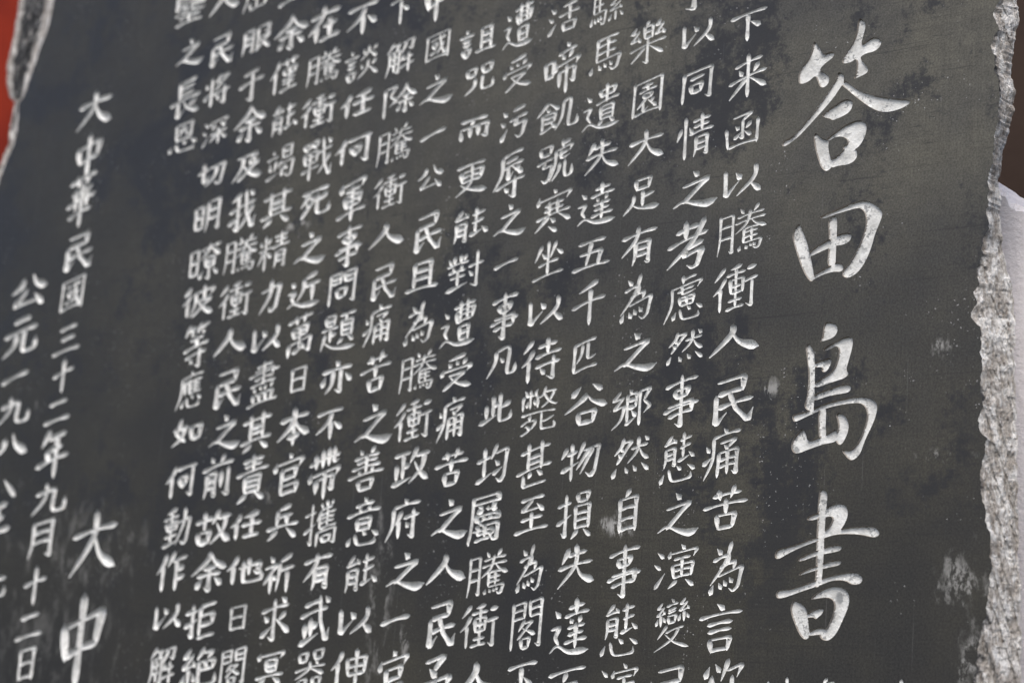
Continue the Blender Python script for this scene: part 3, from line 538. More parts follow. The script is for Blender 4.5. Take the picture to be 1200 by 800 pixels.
# column | character, x, z, width, height on the face (tenths of a millimetre)
PLACES = """0|以,-438,-3408,286,263 自,68,-3388,282,244 十,847,-3351,199,229
1|下,-1131,3485,450,341 来,-1104,2941,446,482 函,-1134,2342,402,378 以,-1124,1780,511,349 騰,-1082,1257,572,478 衝,-1131,649,528,481 人,-1118,104,601,331 民,-1131,-537,563,521 痛,-1189,-1069,436,503 苦,-1118,-1625,507,432 為,-1072,-2227,395,516 言,-1114,-2817,503,476 欲,-1070,-3405,449,562
2|予,-1845,4051,509,545 以,-1755,3514,465,308 同,-1731,2936,396,363 情,-1720,2350,459,489 之,-1674,1761,543,415 考,-1721,1158,512,547 慮,-1747,589,469,476 然,-1696,64,444,352 事,-1709,-514,418,549 態,-1712,-1101,438,506 之,-1674,-1686,486,467 演,-1669,-2215,512,431 變,-1676,-2797,418,507 民,-1667,-3466,491,525
3|樂,-2397,3524,467,490 園,-2357,2899,391,417 大,-2337,2338,485,375 足,-2348,1787,456,390 有,-2354,1216,455,431 為,-2339,636,403,523 之,-2304,43,534,442 鄉,-2319,-556,476,403 然,-2287,-1067,462,420 自,-2292,-1639,359,444 事,-2290,-2263,404,548 態,-2297,-2859,467,534 演,-2284,-3435,480,453
4|騾,-2964,4062,459,445 馬,-2943,3478,438,431 遺,-2955,2860,506,552 失,-2918,2307,467,385 達,-2935,1742,512,485 五,-2962,1183,491,335 千,-2959,624,430,480 匹,-2964,51,342,370 谷,-2901,-488,559,462 物,-2942,-1089,483,407 損,-2964,-1683,456,506 失,-2905,-2204,483,452 達,-2917,-2852,506,595 百,-2921,-3497,460,454
5|活,-3567,4025,434,365 啼,-3549,3393,465,597 飢,-3562,2857,565,354 號,-3553,2309,483,468 寒,-3523,1738,476,502 坐,-3544,1181,411,423 以,-3540,589,530,323 待,-3547,41,522,486 斃,-3532,-522,550,567 甚,-3537,-1102,460,480 至,-3525,-1657,439,384 為,-3503,-2241,340,512 閣,-3493,-2830,429,543 下,-3506,-3472,392,501
6|遭,-4208,4044,438,559 受,-4176,3456,437,389 污,-4172,2855,379,401 辱,-4179,2226,429,544 之,-4126,1690,456,386 一,-4129,1193,348,348 事,-4102,576,383,542 凡,-4092,52,389,328 此,-4125,-474,432,331 均,-4119,-1094,414,444 屬,-4164,-1691,505,608 騰,-4070,-2298,539,483 衝,-4128,-2863,516,469 人,-4101,-3444,633,419
7|詛,-4808,3958,544,364 咒,-4739,3489,421,346 而,-4755,2868,477,278 更,-4740,2267,465,388 能,-4708,1704,527,391 對,-4720,1151,536,437 遭,-4756,533,514,556 受,-4727,-30,477,390 痛,-4755,-556,394,491 苦,-4696,-1114,471,421 之,-4660,-1695,506,449 人,-4656,-2247,573,343 民,-4685,-2872,467,520 予,-4703,-3493,473,618
8|中,-5492,4629,436,615 國,-5419,4004,383,362 之,-5389,3451,507,377 一,-5377,2891,402,402 公,-5359,2353,400,296 民,-5355,1669,488,480 且,-5361,1157,486,360 為,-5345,591,422,512 騰,-5296,18,538,453 衝,-5312,-551,547,465 政,-5287,-1081,535,435 府,-5335,-1691,482,456 之,-5236,-2275,559,428 一,-5323,-2818,435,435 官,-5300,-3426,432,512
9|下,-6056,4565,369,365 解,-5998,3957,444,439 除,-5956,3411,553,393 騰,-5961,2843,542,448 衝,-5983,2259,514,400 人,-5971,1714,564,304 民,-5970,1127,455,448 痛,-5986,619,424,482 苦,-5951,47,467,469 之,-5908,-569,572,490 善,-5964,-1107,540,502 意,-5932,-1705,500,549 能,-5911,-2290,503,424 以,-5934,-2847,576,333 伸,-5956,-3379,533,416
10|不,-6692,4568,531,410 談,-6642,3986,555,419 任,-6644,3458,545,315 何,-6637,2865,583,355 軍,-6579,2219,456,550 事,-6567,1639,424,510 問,-6608,1135,445,429 題,-6601,569,535,466 亦,-6564,23,483,388 不,-6606,-551,440,380 帶,-6617,-1136,473,613 攜,-6605,-1734,508,544 有,-6583,-2280,452,435 武,-6546,-2849,454,547 器,-6559,-3418,458,446
11|在,-7326,4641,563,489 騰,-7265,4044,555,423 衝,-7294,3466,597,395 戰,-7240,2824,499,519 死,-7203,2261,498,374 之,-7207,1679,522,419 近,-7237,1135,541,431 萬,-7236,589,413,517 日,-7189,31,324,319 本,-7181,-541,522,480 官,-7201,-1130,485,499 兵,-7215,-1709,509,401 祈,-7203,-2321,484,461 求,-7190,-2857,488,500 冥,-7191,-3413,438,387
12|一,-8021,5056,357,357 余,-7912,4618,614,480 僅,-7961,4039,470,466 能,-7879,3448,468,403 竭,-7864,2856,459,451 其,-7851,2285,524,474 精,-7821,1699,513,484 力,-7802,1127,378,426 以,-7807,581,548,346 盡,-7777,21,504,550 其,-7811,-574,512,480 責,-7800,-1157,535,566 任,-7827,-1738,519,322 他,-7781,-2264,574,354 日,-7807,-2846,328,304 閣,-7809,-3423,434,459
13|屈,-8621,5264,460,395 服,-8532,4632,503,364 于,-8540,3998,438,445 余,-8493,3478,579,510 及,-8447,2886,526,366 我,-8457,2291,468,540 騰,-8407,1718,570,471 衝,-8422,1122,573,459 人,-8433,590,586,348 民,-8414,-26,540,507 之,-8358,-567,546,441 前,-8416,-1126,524,517 故,-8398,-1755,603,449 余,-8388,-2290,604,497 拒,-8449,-2898,529,440 絕,-8393,-3456,587,483
14|人,-9221,5295,573,356 民,-9197,4584,504,445 将,-9178,4025,472,430 深,-9135,3448,455,368 切,-9114,2875,482,338 明,-9098,2298,484,443 暸,-9055,1676,543,495 彼,-9094,1168,559,408 等,-9041,575,433,580 應,-9072,1,455,474 如,-9023,-538,529,353 何,-9047,-1162,528,419 動,-9036,-1740,469,479 作,-9044,-2297,509,498 以,-9034,-2857,535,338 解,-9027,-3459,459,480
15|鑒,-9880,5313,637,508 之,-9776,4659,536,386 長,-9776,4007,558,515 恩,-9725,3460,543,396
16|大,-11605,4127,748,547 中,-11628,3464,600,632 華,-11663,2807,564,780 民,-11620,2063,673,534 國,-11600,1477,476,470 三,-11589,843,548,421 十,-11584,334,407,494 二,-11606,-153,514,333 年,-11591,-736,633,677 九,-11564,-1326,649,438 月,-11608,-1876,504,510 十,-11631,-2494,435,530 二,-11644,-3024,524,364 日,-11616,-3521,401,438
17|公,-12551,1594,769,468 元,-12609,957,674,538 一,-12603,373,570,570 九,-12556,-90,649,415 八,-12527,-588,721,325 、,-12424,-1184,629,302 年,-12662,-1715,710,775 七,-12562,-2482,600,427
18|大,-10560,-1937,933,870 中,-10602,-3180,929,1218"""
# outlines of the strokes of the four title characters, on the face (tenths of a millimetre)
TITLE = """-346,3199 -276,3117 -233,3018 -127,3041 -97,3013 -109,2969 -214,2913 -270,2853 -195,2822 -144,2764 -151,2696 -203,2658 -252,2675 -279,2744 -307,2813 -382,2749 -485,2737 -507,2792 -497,2894 -394,3005 -354,3098|173,3348 227,3302 244,3241 219,3143 194,3044 300,3110 371,3107 424,3062 421,3012 365,2958 247,2951 185,2916 251,2841 294,2778 272,2736 197,2714 122,2694 157,2766 158,2879 147,2915 84,2880 5,2882 -13,2919 20,2982 111,3104 149,3224 151,3304|-57,2800 -8,2792 25,2737 18,2670 -14,2634 -105,2511 -337,2294 -455,2185 -550,2123 -652,2082 -664,2130 -626,2161 -565,2171 -435,2286 -249,2487 -112,2672 -62,2744|31,2709 130,2616 251,2536 417,2472 581,2425 761,2384 762,2349 654,2303 528,2291 423,2310 304,2382 158,2505 59,2600 10,2641 -3,2666|-219,2369 -161,2405 -78,2450 27,2500 99,2489 132,2448 120,2382 70,2338 -13,2311 -96,2292 -121,2318 -189,2337|-280,2195 -221,2130 -147,2098 -123,2078 -127,2016 -109,1935 -85,1875 -75,1795 -140,1757 -195,1800 -235,1895 -282,2037 -302,2153|-159,2097 -90,2146 50,2228 191,2259 262,2235 295,2182 291,2104 247,2010 191,1955 90,1930 37,1971 35,2012 82,2019 90,2065 19,2113 -69,2109 -120,2078|-115,1890 -79,1886 -9,1921 42,1971 88,2005 183,1963 205,1882 172,1830 103,1802 -4,1806 -94,1787
-419,1256 -384,1172 -336,1078 -297,963 -260,827 -228,692 -228,644 -263,625 -313,678 -378,794 -433,932 -481,1071 -496,1139 -470,1204|-196,1285 -148,1267 -30,1298 110,1322 226,1340 273,1321 310,1273 325,1184 306,1077 264,962 199,848 144,767 92,724 78,664 119,634 172,634 252,674 329,771 392,916 422,1043 475,1168 502,1241 477,1298 399,1368 316,1408 223,1410 84,1376 -56,1332 -173,1301|-105,1264 7,1296 7,1087 6,867 6,769 -89,767 -81,920 -79,1096|-313,931 -184,1007 -68,1055 2,1083 119,1101 171,1074 164,1015 100,978 2,973 -87,953 -192,920 -287,885|-242,693 -149,739 -56,775 13,805 73,784 99,727 65,698 -6,711 -100,698 -193,667 -235,644
-91,205 15,193 60,135 48,72 -1,32 -94,11 -141,-1 -108,61 -104,137|-264,7 -221,-50 -183,-117 -171,-375 -167,-675 -204,-694 -257,-666 -282,-626 -247,-521 -245,-307 -277,-111 -295,-45|-101,-90 -86,-59 24,-12 115,35 195,40 231,1 223,-79 189,-205 163,-299 199,-333 154,-377 17,-407 -172,-461 -186,-407 -67,-349 24,-291 60,-207 85,-92 48,-42 -20,-80|-198,-202 -109,-186 -28,-159 3,-182 -2,-225 -35,-287 -76,-306 -105,-289 -95,-247 -196,-250|-188,-520 -49,-485 88,-443 180,-431 232,-472 206,-519 115,-529 -24,-543 -185,-593|-411,-717 -357,-704 -228,-682 -113,-635 71,-591 253,-564 390,-567 482,-611 515,-675 499,-768 457,-870 394,-992 354,-1115 311,-1166 255,-1191 209,-1163 149,-1092 164,-1078 229,-1095 295,-1051 359,-949 403,-805 407,-722 370,-654 301,-623 119,-637 -65,-669 -180,-712 -295,-758 -377,-789 -401,-766|-121,-655 -31,-651 -36,-808 -18,-956 -98,-985 -115,-847|-291,-850 -246,-905 -228,-986 -134,-962 15,-905 73,-871 109,-950 83,-1002 -50,-1018 -211,-1065 -327,-1104 -386,-1091 -411,-1026 -381,-942 -336,-901|67,-728 110,-713 169,-743 218,-829 210,-912 168,-1005 124,-1041 83,-1002 67,-938 106,-877 93,-792
-70,-1457 -26,-1462 17,-1511 10,-1604 1,-1770 -3,-1996 -3,-2222 -15,-2365 -54,-2414 -96,-2396 -82,-2304 -84,-2099 -86,-1893 -86,-1686 -83,-1540|-34,-1666 45,-1615 135,-1596 215,-1618 243,-1690 232,-1752 190,-1837 124,-1884 45,-1902 -23,-1910 -25,-1872 42,-1832 74,-1770 77,-1733 38,-1725 -30,-1740|-208,-1751 -181,-1722 -86,-1690 -17,-1670 -15,-1732 -156,-1768|-535,-2078 -506,-2040 -378,-2016 -240,-1975 -80,-1924 78,-1873 213,-1837 392,-1827 514,-1820 585,-1887 562,-1921 507,-1933 395,-1906 260,-1895 79,-1904 -78,-1965 -260,-2026 -398,-2088 -489,-2140 -532,-2130|-278,-2140 -199,-2095 -86,-2054 61,-2007 163,-1997 193,-2027 165,-2062 41,-2082 -95,-2109 -231,-2157 -273,-2157|-267,-2284 -204,-2247 -79,-2201 67,-2156 169,-2140 192,-2164 171,-2196 58,-2217 -89,-2247 -214,-2284 -253,-2297|-506,-2462 -475,-2435 -358,-2429 -221,-2387 -62,-2334 95,-2286 275,-2261 342,-2257 410,-2301 420,-2341 380,-2377 302,-2378 233,-2338 98,-2339 -48,-2395 -241,-2453 -378,-2502 -470,-2523 -499,-2509|-307,-2531 -259,-2547 -200,-2581 -159,-2631 -140,-2733 -119,-2854 -129,-2894 -174,-2912 -234,-2857 -297,-2736 -339,-2634 -333,-2573|-123,-2513 -57,-2457 55,-2401 145,-2388 236,-2413 288,-2483 283,-2583 230,-2705 174,-2826 110,-2898 43,-2916 -15,-2881 -6,-2831 60,-2799 112,-2687 135,-2586 117,-2526 59,-2502 -31,-2511 -111,-2525|-173,-2672 -106,-2630 -16,-2598 23,-2612 9,-2659 -35,-2690 -57,-2715 -92,-2691 -160,-2703|-142,-2844 -76,-2802 -8,-2786 61,-2805 52,-2860 -28,-2856 -130,-2874"""
def pts(s):
    return np.array([[float(v) for v in p.split(',')] for p in s.split()]) * 1e-4
RIGHT_IN, RIGHT_OUT = pts("1694,3787 1670,3262 1612,3132 1613,3053 1667,2965 1634,2901 1575,2798 1621,2703 1632,2554 1670,2393 1673,2220 1686,2048 1638,1884 1626,1631 1602,1549 1588,1424 1586,1130 1606,977 1565,923 1551,758 1528,677 1496,572 1508,430 1475,367 1503,265 1445,187 1464,104 1542,32 1556,-189 1561,-433 1554,-513 1585,-740 1545,-835 1564,-940 1624,-1038 1603,-1196 1566,-1393 1586,-1551 1621,-1630 1642,-1826 1685,-1959 1670,-2021 1683,-2215 1671,-2408 1667,-2599 1644,-2669 1606,-2792 1586,-2983 1565,-3136 1543,-3250 1522,-3703"), pts("1749,3854 1776,3316 1796,3136 1782,2963 1751,2794 1739,2535 1776,2355 1763,2142 1707,1935 1635,1688 1640,1415 1653,1176 1675,922 1704,751 1741,598 1777,454 1806,245 1820,-83 1835,-409 1849,-732 1863,-1052 1882,-1685 1896,-1997 1912,-2461 1933,-3221 1949,-3670")
LEFT_IN, LEFT_OUT = pts("-12754,6754 -12818,5970 -12888,5535 -13018,5216 -13126,4880 -13224,4595 -13334,4468 -13286,4122 -13324,3830 -13455,3563 -13536,3341 -13814,2218 -13810,705 -13793,-1016 -13718,-2691 -13595,-4544"), pts("-14141,7177 -14140,6346 -14156,6020 -14180,5737 -14203,5496 -14241,5284 -14191,5033 -14095,4802 -13929,4670 -13961,4327 -13944,4046 -14050,3782 -14144,3556 -14461,2369 -14455,818 -14475,-946 -14396,-2664 -14266,-4565")

COMPS, CHARS = {}, {}
for line in GLYPHS.splitlines():
    key, text = line.split(' ', 1)
    if key[0] == '=': COMPS[key[1:]] = text
    else: CHARS[key] = text

SLANT = .17

def winding(P, poly):
    """winding number of poly round every point of P"""
    x, y = P[:, 0][:, None], P[:, 1][:, None]
    a, b = poly, np.roll(poly, -1, axis=0)
    cr = (b[:, 0] - a[:, 0]) * (y - a[:, 1]) - (x - a[:, 0]) * (b[:, 1] - a[:, 1])
    upw = (a[:, 1] <= y) & (b[:, 1] > y) & (cr > 0)
    dnw = (a[:, 1] > y) & (b[:, 1] <= y) & (cr < 0)
    return upw.sum(1) - dnw.sum(1)

def cdt(verts, edges, eps):
    r = delaunay_2d_cdt([Vector((float(a), float(b))) for a, b in verts], edges, [], 0, eps)
    return np.array([(v.x, v.y) for v in r[0]]), [tuple(f) for f in r[2]]

def inside_faces(V, F, polys):
    F = np.array(F)
    c = V[F].mean(1)
    ins = np.zeros(len(F), bool)
    for p in polys:
        lo, hi = p.min(0), p.max(0)
        m = np.where((c >= lo).all(1) & (c <= hi).all(1) & ~ins)[0]
        if len(m): ins[m] = winding(c[m], p) != 0
    return F[ins]

def border(F):
    cnt = {}
    for a, b, c in F:
        for e in ((a, b), (b, c), (c, a)):
            k = (min(e), max(e)); cnt[k] = cnt.get(k, 0) + 1
    return [k for k, n in cnt.items() if n == 1]

def ring_edges(start, n):
    return [(start + i, start + (i + 1) % n) for i in range(n)]

HOLES = []      # (boundary points, boundary edges, stroke polygons) of every carved character, in mm

def carve(strokes):
    """strokes: [(centre line, half width)] in mm -> vertices (x, depth, z) and faces of one V-cut character"""
    P, E, polys = [], [], []
    for Q, r in strokes:
        o = outline(Q, r); polys.append(o)
        E += ring_edges(len(P), len(o)); P += list(o)
        o = outline(Q, r * .76, 3)
        E += ring_edges(len(P), len(o)); P += list(o)
        P += list(outline(Q, r * .40, 2))
        E += [(len(P) + i, len(P) + i + 1) for i in range(len(Q) - 1)]; P += list(Q)
    V, F = cdt(P, E, 1e-4)
    F = inside_faces(V, F, polys)
    used = np.unique(F); remap = -np.ones(len(V), int); remap[used] = np.arange(len(used))
    V = V[used]; F = remap[F]
    bd = border(F)
    depth = np.zeros(len(V))
    for Q, r in strokes:
        a, b = Q[:-1], Q[1:]; ab = b - a; L2 = np.maximum((ab ** 2).sum(1), 1e-12)
        ap = V[:, None, :] - a[None]
        t = np.clip((ap * ab).sum(2) / L2, 0, 1)
        d = np.hypot(*np.moveaxis(ap - ab * t[..., None], 2, 0))
        rr = r[:-1] + (r[1:] - r[:-1]) * t
        u = np.clip(d / np.maximum(rr, 1e-6), 0, 1)
        depth = np.maximum(depth, (.70 * rr * np.maximum(1 - u ** 2.6, 0) ** .9).max(1))
    bi = np.unique(np.array(bd)); depth[bi] = 0.0
    HOLES.append((V, bd, polys))
    return V, depth, F

def chaikin(p, n=2):
    for _ in range(n):
        q = np.roll(p, -1, axis=0)
        p = np.stack([p * .75 + q * .25, p * .25 + q * .75], axis=1).reshape(-1, 2)
    return p

def carve_flat(polys, floor=2.3, wall=.62):
    """one title character: steep walls and a nearly flat floor"""
    P, E = [], []
    for p in polys:
        E += ring_edges(len(P), len(p)); P += list(p)
    V, F = cdt(P, E, 1e-4); F = inside_faces(V, F, polys); bd = border(F)
    A = V[[e[0] for e in bd]]; B = V[[e[1] for e in bd]]
    def dist(X):
        ab = B - A; L2 = np.maximum((ab ** 2).sum(1), 1e-12); out = np.empty(len(X))
        for i in range(0, len(X), 2000):
            ap = X[i:i + 2000, None, :] - A[None]
            t = np.clip((ap * ab).sum(2) / L2, 0, 1)
            out[i:i + 2000] = np.hypot(*np.moveaxis(ap - ab * t[..., None], 2, 0)).min(1)
        return out
    # foot of the wall: boundary points pushed inwards; then an even scatter over the floor
    nrm = np.stack([-(B - A)[:, 1], (B - A)[:, 0]], 1); nrm /= np.maximum(np.hypot(*nrm.T), 1e-9)[:, None]
    mid = (A + B) / 2
    cand = np.vstack([m + s * k * nrm for m in (mid, A) for k in (wall * .5, wall) for s in (1, -1)])
    lo, hi = V.min(0), V.max(0); stp = 1.7
    gx, gy = np.meshgrid(np.arange(lo[0], hi[0], stp), np.arange(lo[1], hi[1], stp))
    rg = np.random.default_rng(3)
    grid = np.stack([gx.ravel(), gy.ravel()], 1) + rg.uniform(-.5, .5, (gx.size, 2))
    def ins(X):
        r = np.zeros(len(X), bool)
        for p in polys: r |= winding(X, p) != 0
        return r
    cand = cand[ins(cand)]; dc = dist(cand); cand = cand[(dc > wall * .42)]
    grid = grid[ins(grid)]; grid = grid[dist(grid) > wall * 1.35]
    # thin the wall points
    seen, keep = set(), []
    for i, c in enumerate(cand):
        k = (round(c[0] / .4), round(c[1] / .4))
        if k not in seen: seen.add(k); keep.append(i)
    n0 = len(V)
    V, F = cdt(np.vstack([V, cand[keep], grid]), bd, 1e-4)
    F = inside_faces(V, F, polys)
    used = np.unique(F); remap = -np.ones(len(V), int); remap[used] = np.arange(len(used))
    V = V[used]; F = remap[F]; bd = border(F)
    d = dist(V)
    t = np.clip(d / wall, 0, 1)
    depth = floor * (t ** .8) + .25 * np.clip((d - wall) / 4, 0, 1)
    for i, v in enumerate(V):
        if t[i] >= 1: depth[i] += .22 * noise.noise(Vector((v[0] * .35, v[1] * .35, 2.0)))
    depth[np.unique(np.array(bd))] = 0.0
    HOLES.append((V, bd, polys))
    return V, depth, F

def glyph_strokes(ch, x, z, w, h, weight, seed):
    S = parse_glyph(CHARS[ch], COMPS)
    n = len(S)
    w0 = (.14 if n < 3 else .122 if n < 7 else .106 if n < 10 else .094 if n < 14 else .080 if n < 19 else .066) * weight
    rg = random.Random(seed); out = []
    size = .5 * math.sqrt(w * h) + .5 * max(w, h) * .94
    ang = rg.uniform(-.025, .025)
    for kind, P in S:
        P = P + np.array([[rg.uniform(-.012, .012), rg.uniform(-.012, .012)]])
        Q, r = brush(kind, P, w0, (rg.uniform(-1, 1), rg.uniform(-1, 1)))
        X = Q[:, 0] - .5; Z = .5 - Q[:, 1] + (SLANT + ang) * X
        out.append((np.c_[x + w * X, z + h * Z], np.maximum(r * size, .28)))
    return out

def merge(parts):
    V, F, n = [], [], 0
    for v, dep, f in parts:
        # tiny step down so that the cut starts at the face itself
        V += [(a * 1e-3, d * 1e-3, b * 1e-3) for (a, b), d in zip(v, dep)]
        F += [tuple(int(i) + n for i in t) for t in f]
        n += len(v)
    return V, F

carved = []
for line in TITLE.splitlines():
    polys = [chaikin(pts(s) * 1e3, 2) for s in line.split('|')]
    carved.append(("title_character", M_TITLE, merge([carve_flat(polys)])))
seed = 1
for line in PLACES.splitlines():
    col, items = line.split('|'); parts = []
    k = int(col)
    weight = .88 if k == 18 else 1.05 if k > 15 else .89 if k < 6 else 1.01 if k < 10 else 1.10
    for it in items.split():
        ch, x, z, w, h = it.split(',')
        seed += 1
        st = glyph_strokes(ch, float(x) * .1, float(z) * .1, float(w) * .1, float(h) * .1, weight, seed)
        parts.append(carve(st))
    carved.append(("inscription_column", M_INK, [merge([p]) for p in parts]))

# ------------------------------------------------------------------ the tablet: polished face with the cuts left open
def resample(curve, step):
    d = np.r_[0, np.cumsum(np.hypot(*np.diff(curve, axis=0).T))]
    t = np.linspace(0, d[-1], int(d[-1] / step) + 1)
    return np.c_[np.interp(t, d, curve[:, 0]), np.interp(t, d, curve[:, 1])]

def rough_line(c, amp):
    """small chips along a broken rim"""
    o = c.copy()
    for i, (x, z) in enumerate(c):
        o[i, 0] += amp * (noise.noise(Vector((x * 20, 3.1, z * 120))) + .6 * noise.noise(Vector((1.7, x * 40, z * 330))))
        o[i, 1] += amp * .4 * noise.noise(Vector((z * 150, 5.0, x * 20)))
    return o

def extend(c, up, down):
    a = c[0] + (c[0] - c[4]) / max(np.hypot(*(c[0] - c[4])), 1e-6) * up
    b = c[-1] + (c[-1] - c[-5]) / max(np.hypot(*(c[-1] - c[-5])), 1e-6) * down
    return np.vstack([a, c, b])

TOP, BOTTOM = .80, -.62
r_in = rough_line(resample(RIGHT_IN, .0022), .0024)
l_in = rough_line(resample(LEFT_IN, .004), .0016)
r_in = np.vstack([[r_in[0, 0] + .01, TOP], r_in, [r_in[-1, 0] - .01, BOTTOM]])
l_in = np.vstack([[l_in[0, 0] + .03, TOP], l_in, [l_in[-1, 0] - .03, BOTTOM]])

P, E = [], []
for V, bd, polys in HOLES:
    ids = {}
    for a, b in bd:
        for i in (a, b):
            if i not in ids: ids[i] = len(P); P.append(V[i])
        E.append((ids[a], ids[b]))
rim = np.vstack([r_in, l_in[::-1]]) * 1e3
E += ring_edges(len(P), len(rim)); P += list(rim)
V, F = cdt(P, E, 1e-4)
F = np.array(F)
cen = V[F].mean(1)
keep = winding(cen, rim) != 0
for _, _, polys in HOLES:
    for p in polys:
        lo, hi = p.min(0), p.max(0)
        m = np.where((cen >= lo).all(1) & (cen <= hi).all(1) & keep)[0]
        if len(m): keep[m[winding(cen[m], p) != 0]] = False
F = F[keep]
verts = [(a * 1e-3, 0.0, b * 1e-3) for a, b in V]
faces = [tuple(int(i) for i in t) for t in F]
# back and top and bottom of the slab, 12 cm thick
THICK = .12
n = len(verts)
loop = [(r_in[0, 0], TOP), (r_in[-1, 0], BOTTOM), (l_in[-1, 0], BOTTOM), (l_in[0, 0], TOP)]
verts += [(x, 0.0, z) for x, z in loop] + [(x + (-.13 if k < 2 else .13), THICK, z) for k, (x, z) in enumerate(loop)]
faces += [(n + 4, n + 5, n + 6, n + 7), (n, n + 4, n + 7, n + 3), (n + 1, n + 2, n + 6, n + 5)]
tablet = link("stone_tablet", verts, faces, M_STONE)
tag(tablet, "dark polished stone tablet carved with columns of white Chinese writing, broken along its edges", "stone tablet")
for name, mat, geo in carved:
    if name == "title_character":
        link(name, geo[0], geo[1], mat, tablet)
    else:
        column = bpy.data.objects.new(name, None)       # one column of the text, its characters below it
        COL.objects.link(column)
        column.parent = tablet
        column.empty_display_size = .02
        for v, f in geo:
            link("carved_character", v, f, mat, column, smooth=True)

# ------------------------------------------------------------------ broken rims of the tablet
def broken_rim(inner, outer, back_y, side, amp, fresh_fn, cols=44):
    inn = inner[1:-1]
    zo = outer[:, 1]; order = np.argsort(zo)
    arc = np.linspace(0, 1, len(inn))
    oc = resample(outer, .002)
    oc = oc[np.round(np.linspace(0, len(oc) - 1, len(inn))).astype(int)]
    # match by height rather than by arc length
    idx = np.argsort(outer[:, 1])
    V, F, A = [], [], []
    rows = len(inn)
    k = np.ones(61) / 61
    zcalm = np.linspace(inn[0, 1], inn[-1, 1], rows)
    so = np.argsort(inn[:, 1])
    calm = np.interp(zcalm, inn[so, 1], inn[so, 0])
    ox = np.interp(zcalm, outer[idx, 1], outer[idx, 0])
    calm = np.convolve(np.pad(calm, 30, mode='edge'), k, 'valid')     # the rim without its small chips
    for i in range(rows):
        x0, z0 = inn[i]; x1 = ox[i] - side * .0025; zr = zcalm[i]
        x1 += .0022 * noise.noise(Vector((zr * 90, 7.7, 0))) + .0015 * noise.noise(Vector((zr * 300, 2.7, 0)))
        for j in range(cols + 1):
            t = j / cols
            # rounded shoulder: falls back slowly first and quickly near the silhouette
            y = back_y * (t ** 1.15)
            zz = zcalm[i] + (z0 - zcalm[i]) * (1 - t) ** 3
            x = calm[i] + (x1 - calm[i]) * t + (x0 - calm[i]) * (1 - t) ** 3
            q = Vector((x * 70 + zz * 19, y * 50 + zz * 7, zz * 11 + x * 27))
            f = (.7 - 2.0 * abs(noise.noise(q))) + .8 * (.5 - 2 * abs(noise.noise(q * 2.3 + Vector((3, 1, 7))))) + .35 * noise.noise(Vector((x * 260 + zz * 31, y * 160, zz * 48 + x * 70))) + .45 * noise.noise(Vector((x * 420, y * 300, zz * 260))) + .35 * noise.noise(Vector((x * 150 + 9, y * 150, zz * 95)))
            e = min(1, t * 5) * min(1, (1 - t) * 6 + .15)
            y += amp * f * e
            x += side * amp * .2 * f * e
            V.append((x, y, zz)); A.append(fresh_fn(t, z0, x))
        # run round to the back
        V.append((x1 - side * .008, back_y + .012, zcalm[i])); A.append(1.0)
        V.append((x1 - side * .085, THICK, zcalm[i])); A.append(1.0)
    w = cols + 3
    for i in range(rows - 1):
        for j in range(w - 1):
            a = i * w + j
            q = (a, a + 1, a + w + 1, a + w)
            F.append(q if side < 0 else q[::-1])
    ob = link("broken_rim", V, F, M_EDGE, tablet)
    at = ob.data.attributes.new("fresh", 'FLOAT', 'POINT')
    at.data.foreach_set("value", A)
    return ob

def fresh_right(t, z, x):
    n = noise.noise(Vector((z * 22, 1.3, t * 2)))
    return .95 if t > .28 else .62 + .5 * n + t * .8

def fresh_left(t, z, x):
    # pale ridges along both rims of the chip, dark fracture between them near the top
    if z > .60 or True:
        ridge = max(0, 1 - abs(t - .10) / .16, 1 - abs(t - .93) / .14)
        wide = 1.0 if z < .42 else 0.0
        return max(.33 + .65 * ridge, .95 * wide)

rr = broken_rim(r_in, RIGHT_OUT, .020, 1, .0044, fresh_right, 54)
rr["label"] = "pale rough broken rim along the right side"
lr = broken_rim(l_in, LEFT_OUT, .035, -1, .004, fresh_left, 30)
lr["label"] = "chipped dark rim with white ridges along the left side"

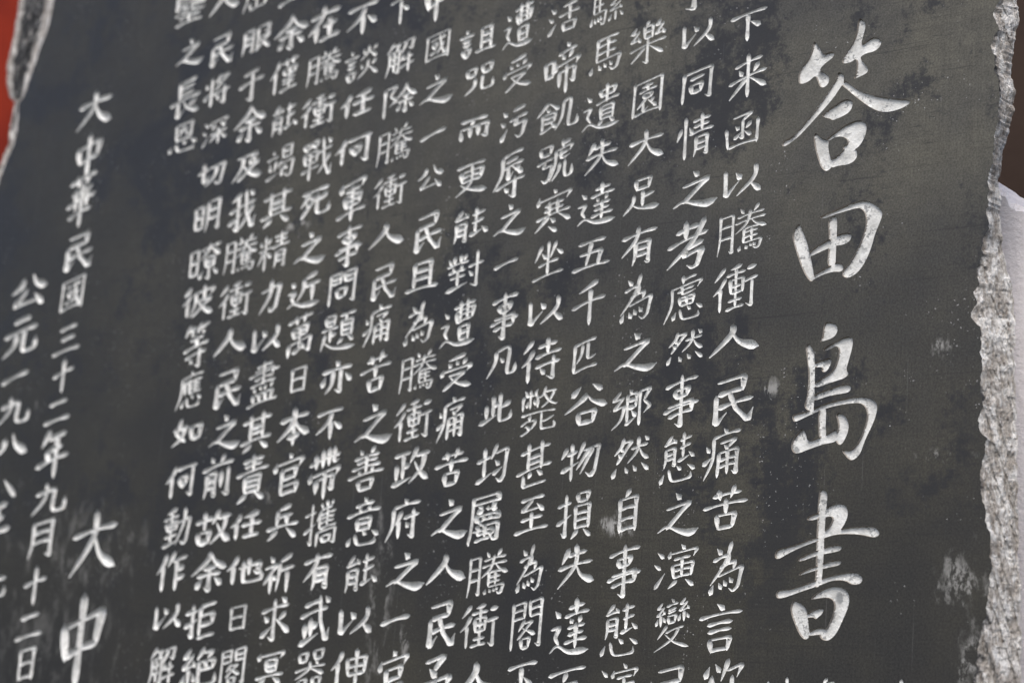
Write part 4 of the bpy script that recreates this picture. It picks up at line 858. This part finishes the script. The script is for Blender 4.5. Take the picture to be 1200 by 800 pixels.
# ------------------------------------------------------------------ what stands behind the tablet
def slab_box(name, x0, x1, y0, y1, z0, z1, mat, bevel=.006):
    bm = bmesh.new()
    bmesh.ops.create_cube(bm, size=1)
    for v in bm.verts:
        v.co = Vector((x0 + (v.co.x + .5) * (x1 - x0), y0 + (v.co.y + .5) * (y1 - y0), z0 + (v.co.z + .5) * (z1 - z0)))
    bmesh.ops.bevel(bm, geom=bm.edges[:], offset=bevel, segments=2, affect='EDGES')
    me = bpy.data.meshes.new(name); bm.to_mesh(me); bm.free()
    me.materials.append(mat)
    ob = bpy.data.objects.new(name, me); COL.objects.link(ob)
    return ob

# white plastered wall with a crumbling top, close behind the right rim
top = pts("1079,1860 1282,1692 1319,1643 1355,1603 1383,1547 1419,1516 1446,1478 1473,1466 1508,1471 1562,1429 1642,1376 1755,1381 1972,1253 2311,1148")
top = resample(top, .003)
top[:, 1] += [.003 * noise.noise(Vector((x * 90, 3, 1))) + .0018 * noise.noise(Vector((x * 330, 8, 1))) for x in top[:, 0]]
V, F = [], []
m = len(top); ys = (.10, .104, .16, .22)
for k, y in enumerate(ys):
    for i, (x, z) in enumerate(top):
        dz = (-.004, .002, .005, 0)[k] + .004 * noise.noise(Vector((x * 160, y * 90, 4)))
        V.append((x, y, z + dz))
base = len(V)
V += [(x, .10, -.62) for x, z in top]
for k in range(len(ys) - 1):
    for i in range(m - 1):
        a = k * m + i
        F.append((a, a + 1, a + m + 1, a + m))
for i in range(m - 1):
    F.append((base + i, base + i + 1, i + 1, i))
a = len(V); V += [(top[-1, 0], .22, -.62), (top[0, 0], .22, -.62)]
F += [tuple(range((len(ys) - 1) * m, len(ys) * m)) + (a, a + 1)]
wall = link("plaster_wall", V, F, M_PLASTER)
tag(wall, "white plastered wall with a crumbled top edge beside the tablet's pale rim", "wall", "thing")

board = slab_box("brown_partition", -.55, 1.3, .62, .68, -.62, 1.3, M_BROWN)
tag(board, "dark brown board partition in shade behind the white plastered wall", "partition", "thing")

post = slab_box("red_post", -2.25, -1.60, .25, .55, -.62, 1.9, M_RED, .02)
tag(post, "orange red painted post behind the chipped rim of the tablet", "post", "thing")
